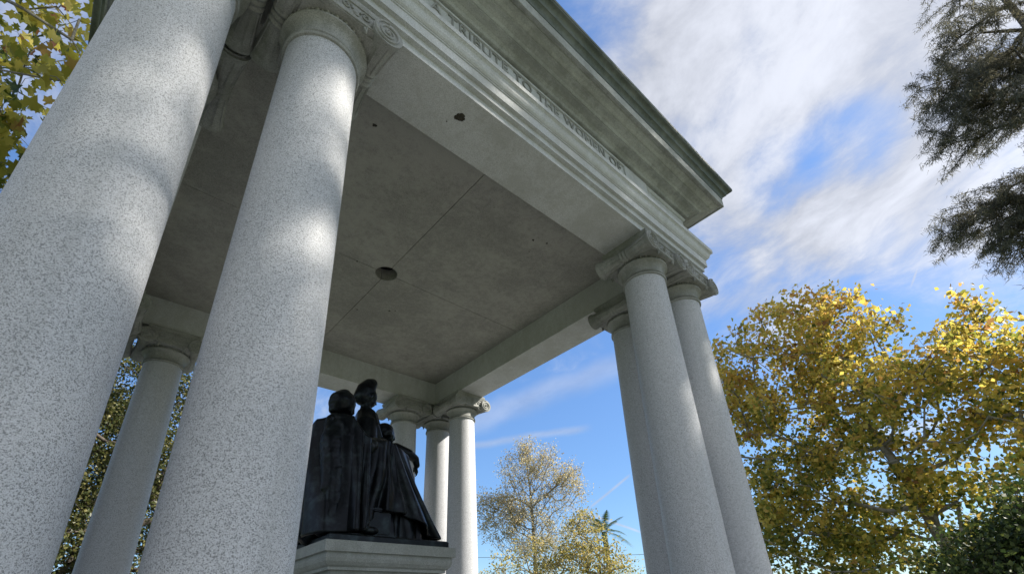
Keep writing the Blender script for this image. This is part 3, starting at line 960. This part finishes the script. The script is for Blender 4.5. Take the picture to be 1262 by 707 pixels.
# --- bald cypress hanging in from the right; second, unseen one added for shade
def cypress(vis, label, seed=41):
    rg = np.random.default_rng(seed)
    K = 2.5 if vis else 1.35
    c0 = gnd(103.5, 15.5*K) if vis else gnd(121, 21)
    top = at(104, 46, 15.5*K) if vis else at(121, 56, 21)
    tips = [  # boughs: azimuth and elevation of the tip, distance, length of foliage
        (96.0, 41.0, 14.5), (97.5, 38.5, 14.0), (95.2, 37.5, 14.8), (94.8, 36.0, 14.6), (97.5, 36.4, 15.0), (99, 42.5, 15), (99.5, 36.5, 14),
        (102, 40, 13.5), (92.8, 28.7, 14.6), (91.4, 29.6, 14.4), (93.2, 29.9, 15), (96.0, 29.6, 14.5), (95.5, 27.5, 14.6),
        (98.5, 28.8, 14.2), (100, 30.2, 14.8), (95.2, 25.6, 14.7), (97.8, 25.0, 14.2), (100.2, 26.0, 14.5), (99.5, 22.5, 14.6), (101.5, 20.5, 14.3), (97.6, 22.8, 14.9),
        (98, 39.6, 14.5), (101, 38, 14.4), (94.6, 27.2, 14.6), (98, 27.2, 14.4), (99, 24.4, 14.4), (97, 23, 14.8), (95.6, 39.6, 14.6), (100.5, 42.5, 14.5),
        (103, 47, 15.2), (106, 43, 14), (107, 38, 14), (109, 34, 14), (108, 29, 14), (106, 25, 14), (110, 40, 15), (112, 30, 15), (104, 34, 17), (103, 28, 17),
        (100, 38, 17.5), (101, 44, 17), (107, 48, 16), (105, 31, 12.8), (104, 37, 12.8)]
    nodes = [c0]; par = [-1]; rad = [.34*K]
    n = 16
    for i in range(1, n+1):
        nodes.append(c0+(top-c0)*i/n+rg.normal(size=3)*.04); par.append(len(nodes)-2); rad.append(K*(.34*(1-i/n)+.03))
    trunk_n = n
    fol = []; fdir = []
    if not vis:
        tips = []
        for k in range(100): tips.append((rg.uniform(109, 134), rg.uniform(31, 57), rg.uniform(17, 22)/K))
    for ti, (az, el, d) in enumerate(tips):
        T = at(az, el, d*K)
        A = np.array(nodes[:trunk_n+1])
        hz = T[2]-.12*np.linalg.norm(T[:2]-c0[:2])
        j = int(np.argmin(abs(A[:, 2]-hz))); a = A[j]
        L = np.linalg.norm(T-a); k = max(3, int(L/(.35*K))); prev = j
        pts = []
        for i in range(1, k+1):
            f = i/k
            p = a+(T-a)*f; p = p+np.array([0, 0, .10*L*math.sin(math.pi*f)])+rg.normal(size=3)*.05*K
            nodes.append(p); par.append(prev); rad.append(K*(.05*(1-f)+.009)); prev = len(nodes)-1; pts.append((p, prev, f))
        ax = (T-a)/L
        side = np.cross(ax, [0, 0, 1]); side /= np.linalg.norm(side)
        for (p, pi, f) in pts:
            if f < .22: continue
            for s in (-1, 1):
                for rep in range(3):
                    sl = K*(.34+.95*math.sin(math.pi*min(1, (1.06-f)*.95)))*rg.uniform(.5, 1.1)
                    dd = ax*rg.uniform(.3, .9)+side*s*rg.uniform(.4, 1.)+np.array([0, 0, rg.uniform(-.35, .3)])
                    dd /= np.linalg.norm(dd)
                    prv = pi; m = max(2, int(sl/(.14*K)))
                    for i in range(1, m+1):
                        q_ = p+dd*sl*i/m+np.array([0, 0, -.22*sl*(i/m)**2])
                        nodes.append(q_); par.append(prv); rad.append(.006*K); prv = len(nodes)-1
                        for _ in range(22 if vis else 12):
                            fol.append(q_+rg.normal(size=3)*K*np.array([.055, .055, .04])); fdir.append(dd)
    nodes = np.array(nodes); fol = np.array(fol); fdir = np.array(fdir)
    # added shade tree: foliage cut away along sun rays to place sun patches
    sv = np.array(vec(SUN_AZ, SUN_EL)); keep = np.ones(len(fol), bool)
    for (p, r) in () if vis else (((-.83*U, -1.20*U, Z0-.64*U), .62), ((-1.03*U, -1.16*U, Z0-.76*U), .50), ((1.17*U, 1.06*U, Z0-1.2*U), 2.0), ((1.17*U, .74*U, Z0-1.2*U), 1.1),
                   ((1.17*U, 1.06*U, Z0-.5*U), 1.9), ((.88*U, -1.15*U, Z0-.75*U), .4)):
        w_ = fol-np.array(p); t_ = w_@sv; dd_ = np.linalg.norm(w_-t_[:, None]*sv, axis=1); keep &= dd_ > r
    fol = fol[keep]
    print('cypress foliage', len(fol))
    root = tag(empty('cypress_tree', tuple(c0)), label, 'tree')
    link('trunk', branch_mesh('trunk', nodes-c0, par, rad, M['bark_dark'], 5), None, root)
    me = leaves_mesh('crown', fol-c0, .15*K, M['cypress'], 'needle', 43, None, droop=.75, aspect=.10)
    link('crown', me, None, root)


cypress(True, 'dark feathery cypress with drooping boughs against the bright sky at upper right')
cypress(False, 'unseen cypress added beyond the right edge to shade the front columns', 47)


# --- palm far behind
def palm():
    c0 = gnd(52.3, 52); H = 1.55+52*math.tan(R(9.0))
    root = tag(empty('palm_tree', tuple(c0)), 'far palm with arching fronds behind the golden tree', 'palm')
    bm = bmesh.new()
    tube(bm, [(0, 0, 0), (.1, 0, H*.5), (0, 0, H)], [.32, .24, .26], 10)
    from_bm('trunk', bm, M['bark_dark'], root, smooth=60)
    rr = random.Random(3); V = []; 
    bm = bmesh.new(); tl = bm.verts.layers.float.new('tone')
    for i in range(24):
        a = rr.uniform(0, 6.28); e = rr.uniform(-.2, 1.2); L = rr.uniform(2.8, 3.8)
        pts = []
        for j in range(15):
            t = j/14
            r = L*t*math.cos(e)*(1-.15*t); z_ = H+L*t*math.sin(e)-1.5*t*t*(.6+.4*math.cos(e))
            pts.append(Vector((r*math.cos(a), r*math.sin(a), z_)))
        sd = Vector((-math.sin(a), math.cos(a), 0))
        for j in range(1, 14):
            d = (pts[j+1]-pts[j]).normalized(); w = .62*math.sin(math.pi*min(.97, .12+j/15))
            for s in (-1, 1):
                for g in (0, .5):
                    p = pts[j].lerp(pts[j+1], g)
                    tip_ = p+sd*s*w*.8+d*w*.7+Vector((0, 0, -.35*w))
                    v = [bm.verts.new(p-d*.035), bm.verts.new(p+d*.035), bm.verts.new(tip_)]
                    for x in v: x[tl] = rr.random()
                    bm.faces.new(v)
    me = bpy.data.meshes.new('crown'); bm.to_mesh(me); bm.free()
    link('crown', me, M['palm'], root)


palm()

# --- overhead wire with its two poles out of view
bm = bmesh.new()
a, b = at(30, 7.4, 58), at(75, 5.6, 60)
pts = []
for i in range(25):
    t = i/24; p = a+(b-a)*t; p[2] -= 1.0*4*t*(1-t)*.5; pts.append(p)
tube(bm, pts, .022, 5)
tag(from_bm('overhead_wire', bm, M['wire']), 'thin dark overhead wire crossing the sky low between the columns', 'wire')

# ------------------------------------------------------------------ SKY
w = bpy.data.worlds.new('World'); S.world = w; w.use_nodes = True
nt = w.node_tree; nt.nodes.clear()
sky = nn(nt, 'ShaderNodeTexSky', None, sky_type='NISHITA', sun_disc=False, sun_elevation=R(SUN_EL), sun_rotation=R(SUN_AZ),
         altitude=0, air_density=1.0, dust_density=.6, ozone_density=1.5)
tc = nn(nt, 'ShaderNodeTexCoord'); d = tc.outputs['Generated']
nv = nn(nt, 'ShaderNodeVectorMath', {0: d}, operation='NORMALIZE').outputs[0]
sep = nn(nt, 'ShaderNodeSeparateXYZ', {0: nv})
zc = math_(nt, 'ADD', math_(nt, 'MAXIMUM', sep.outputs[2], 0.0), .22)
pv = nn(nt, 'ShaderNodeCombineXYZ', {0: math_(nt, 'DIVIDE', sep.outputs[0], zc), 1: math_(nt, 'DIVIDE', sep.outputs[1], zc), 2: 0.}).outputs[0]
warp = nn(nt, 'ShaderNodeTexNoise', {'Vector': pv, 'Scale': 1.3, 'Detail': 3., 'Roughness': .5})
wv = nn(nt, 'ShaderNodeVectorMath', {0: warp.outputs['Color'], 1: (.5, .5, .5)}, operation='SUBTRACT').outputs[0]
wv = nn(nt, 'ShaderNodeVectorMath', {0: wv, 'Scale': .55}, operation='SCALE').outputs[0]
pw = nn(nt, 'ShaderNodeVectorMath', {0: pv, 1: wv}, operation='ADD').outputs[0]
mp = nn(nt, 'ShaderNodeMapping', {'Vector': pw, 'Rotation': (0, 0, 0), 'Scale': (1.7, 1.05, 1)})
f1 = nn(nt, 'ShaderNodeTexNoise', {'Vector': mp.outputs[0], 'Scale': 1.5, 'Detail': 9., 'Roughness': .58}).outputs[0]
mp2 = nn(nt, 'ShaderNodeMapping', {'Vector': pw, 'Rotation': (0, 0, 0), 'Scale': (1.5, 1.0, 1), 'Location': (3, 1, 0)})
f2 = nn(nt, 'ShaderNodeTexNoise', {'Vector': mp2.outputs[0], 'Scale': 4.2, 'Detail': 10., 'Roughness': .64}).outputs[0]
f = math_(nt, 'ADD', math_(nt, 'MULTIPLY', f1, .56), math_(nt, 'MULTIPLY', f2, .44))


def dot_to(az, el):
    return nn(nt, 'ShaderNodeVectorMath', {0: nv, 1: tuple(vec(az, el))}, operation='DOT_PRODUCT').outputs['Value']


cov = 0.02
acc = None
# amount of cloud in each part of the sky (azimuth, elevation, radius in degrees, weight)
for az, el, rd, wt in CLOUDS if 'CLOUDS' in globals() else [
        (88, 50, 22, .17), (76, 36, 12, .12), (100, 36, 20, .10), (88, 34, 9, .08), (72, 30, 8, .05), (81, 41, 5, -.13), (88, 40.3, 5.5, -.15), (86, 33, 3.5, -.07), (72, 34, 3, -.06), (70, 27, 4, -.05), (66, 58, 12, .07), (52, 24, 9, .10), (60, 55, 15, .06),
        (45, 15, 24, -.14), (58, 14, 14, -.03), (-15, 42, 20, .04), (205, 45, 75, .26), (280, 35, 60, .16), (60, 63, 9, -.08)]:  # the two widest banks are unseen, added behind the camera to brighten the columns
    t = smooth_(nt, dot_to(az, el), math.cos(R(rd)), math.cos(R(rd*.15)), 0., wt)
    acc = t if acc is None else math_(nt, 'ADD', acc, t)
dens = smooth_(nt, math_(nt, 'ADD', f, acc), .48, .76)
sd_ = dot_to(SUN_AZ, SUN_EL)
glow = math_(nt, 'POWER', math_(nt, 'MAXIMUM', sd_, 0.), 7.)
# contrails: thin arcs in planes through the viewer
def trail(a1, a2, width, amt, src):
    p, q_ = vec(*a1), vec(*a2); n = p.cross(q_).normalized(); mid = (p+q_).normalized(); half = math.acos(max(-1, min(1, p.dot(mid))))
    dn = nn(nt, 'ShaderNodeVectorMath', {0: nv, 1: tuple(n)}, operation='DOT_PRODUCT').outputs['Value']
    wn = nn(nt, 'ShaderNodeTexNoise', {'Vector': nv, 'Scale': 14., 'Detail': 3.}).outputs[0]
    dn = math_(nt, 'ADD', dn, math_(nt, 'MULTIPLY', math_(nt, 'SUBTRACT', wn, .5), width*.9))
    line = smooth_(nt, math_(nt, 'ABSOLUTE', dn), width, 0., 0., 1.)
    dm = nn(nt, 'ShaderNodeVectorMath', {0: nv, 1: tuple(mid)}, operation='DOT_PRODUCT').outputs['Value']
    seg = smooth_(nt, dm, math.cos(half*1.1), math.cos(half*.75), 0., amt)
    return math_(nt, 'MAXIMUM', src, math_(nt, 'MULTIPLY', line, seg))


dens = trail((33, 20.5), (62, 28), .040, .32, dens)
dens = trail((36, 19.0), (52, 20.5), .012, .35, dens)
dens = trail((95.3, 34.7), (87.3, 26.2), .0042, .75, dens)
dens = trail((51, 11.6), (56, 14.8), .004, .55, dens)
dens = trail((48, 12.2), (56.5, 8.5), .0035, .6, dens)
bl = nn(nt, 'ShaderNodeSeparateColor', {'Color': sky.outputs[0]}).outputs[2]
comp = math_(nt, 'DIVIDE', 1., math_(nt, 'ADD', 1., math_(nt, 'MULTIPLY', bl, .13)))
hs = nn(nt, 'ShaderNodeHueSaturation', {'Hue': .5, 'Saturation': 1.06, 'Value': 1.08, 'Color': sky.outputs[0]}).outputs[0]
hs = mixc(nt, 1., hs, rgb(.72, .88, 1.06), 'MULTIPLY')
hs = nn(nt, 'ShaderNodeVectorMath', {0: hs, 'Scale': comp}, operation='SCALE').outputs[0]
bright = math_(nt, 'ADD', 2.75, math_(nt, 'MULTIPLY', glow, .9))
thick = smooth_(nt, f, .40, .62, .70, 1.1)
cc = nn(nt, 'ShaderNodeVectorMath', {0: (.94, .97, 1.06), 'Scale': math_(nt, 'MULTIPLY', bright, thick)}, operation='SCALE').outputs[0]
colr = mixc(nt, math_(nt, 'MULTIPLY', dens, .92), hs, cc)
bg = nn(nt, 'ShaderNodeBackground', {'Color': colr, 'Strength': .122})
nn(nt, 'ShaderNodeOutputWorld', {'Surface': bg.outputs[0]})

# ------------------------------------------------------------------ SUN
sl = bpy.data.lights.new('sun', 'SUN'); sl.energy = 4.4; sl.angle = R(.53); sl.color = (1, .93, .82)
so = bpy.data.objects.new('sun', sl); COL.objects.link(so)
so.rotation_euler = (-vec(SUN_AZ, SUN_EL)).to_track_quat('-Z', 'Y').to_euler()
so.location = (20, -3, 20)

# ------------------------------------------------------------------ CAMERA
cam = bpy.data.cameras.new('camera'); co_ = bpy.data.objects.new('camera', cam); COL.objects.link(co_)
yaw, pit, roll = .75602, .45435, -.05376
fw = Vector((math.sin(yaw)*math.cos(pit), math.cos(yaw)*math.cos(pit), math.sin(pit)))
r_ = fw.cross(Vector((0, 0, 1))).normalized(); u_ = r_.cross(fw)
r2 = r_*math.cos(roll)+u_*math.sin(roll); u2 = -r_*math.sin(roll)+u_*math.cos(roll)
mw = Matrix(((r2.x, u2.x, -fw.x, CAM.x), (r2.y, u2.y, -fw.y, CAM.y), (r2.z, u2.z, -fw.z, CAM.z), (0, 0, 0, 1)))
co_.matrix_world = mw
cam.sensor_fit = 'HORIZONTAL'; cam.sensor_width = 36; cam.lens = 609.169*36/1262
cam.shift_x = (631-635.37)/1262; cam.shift_y = (474.84-353.5)/1262
cam.clip_start = .05; cam.clip_end = 3000
S.camera = co_

S.render.engine = 'CYCLES'
S.view_settings.view_transform = 'Standard'; S.view_settings.look = 'None'
S.view_settings.exposure = 1.26; S.view_settings.gamma = 1; S.view_settings.use_curve_mapping = False
S.cycles.max_bounces = 6
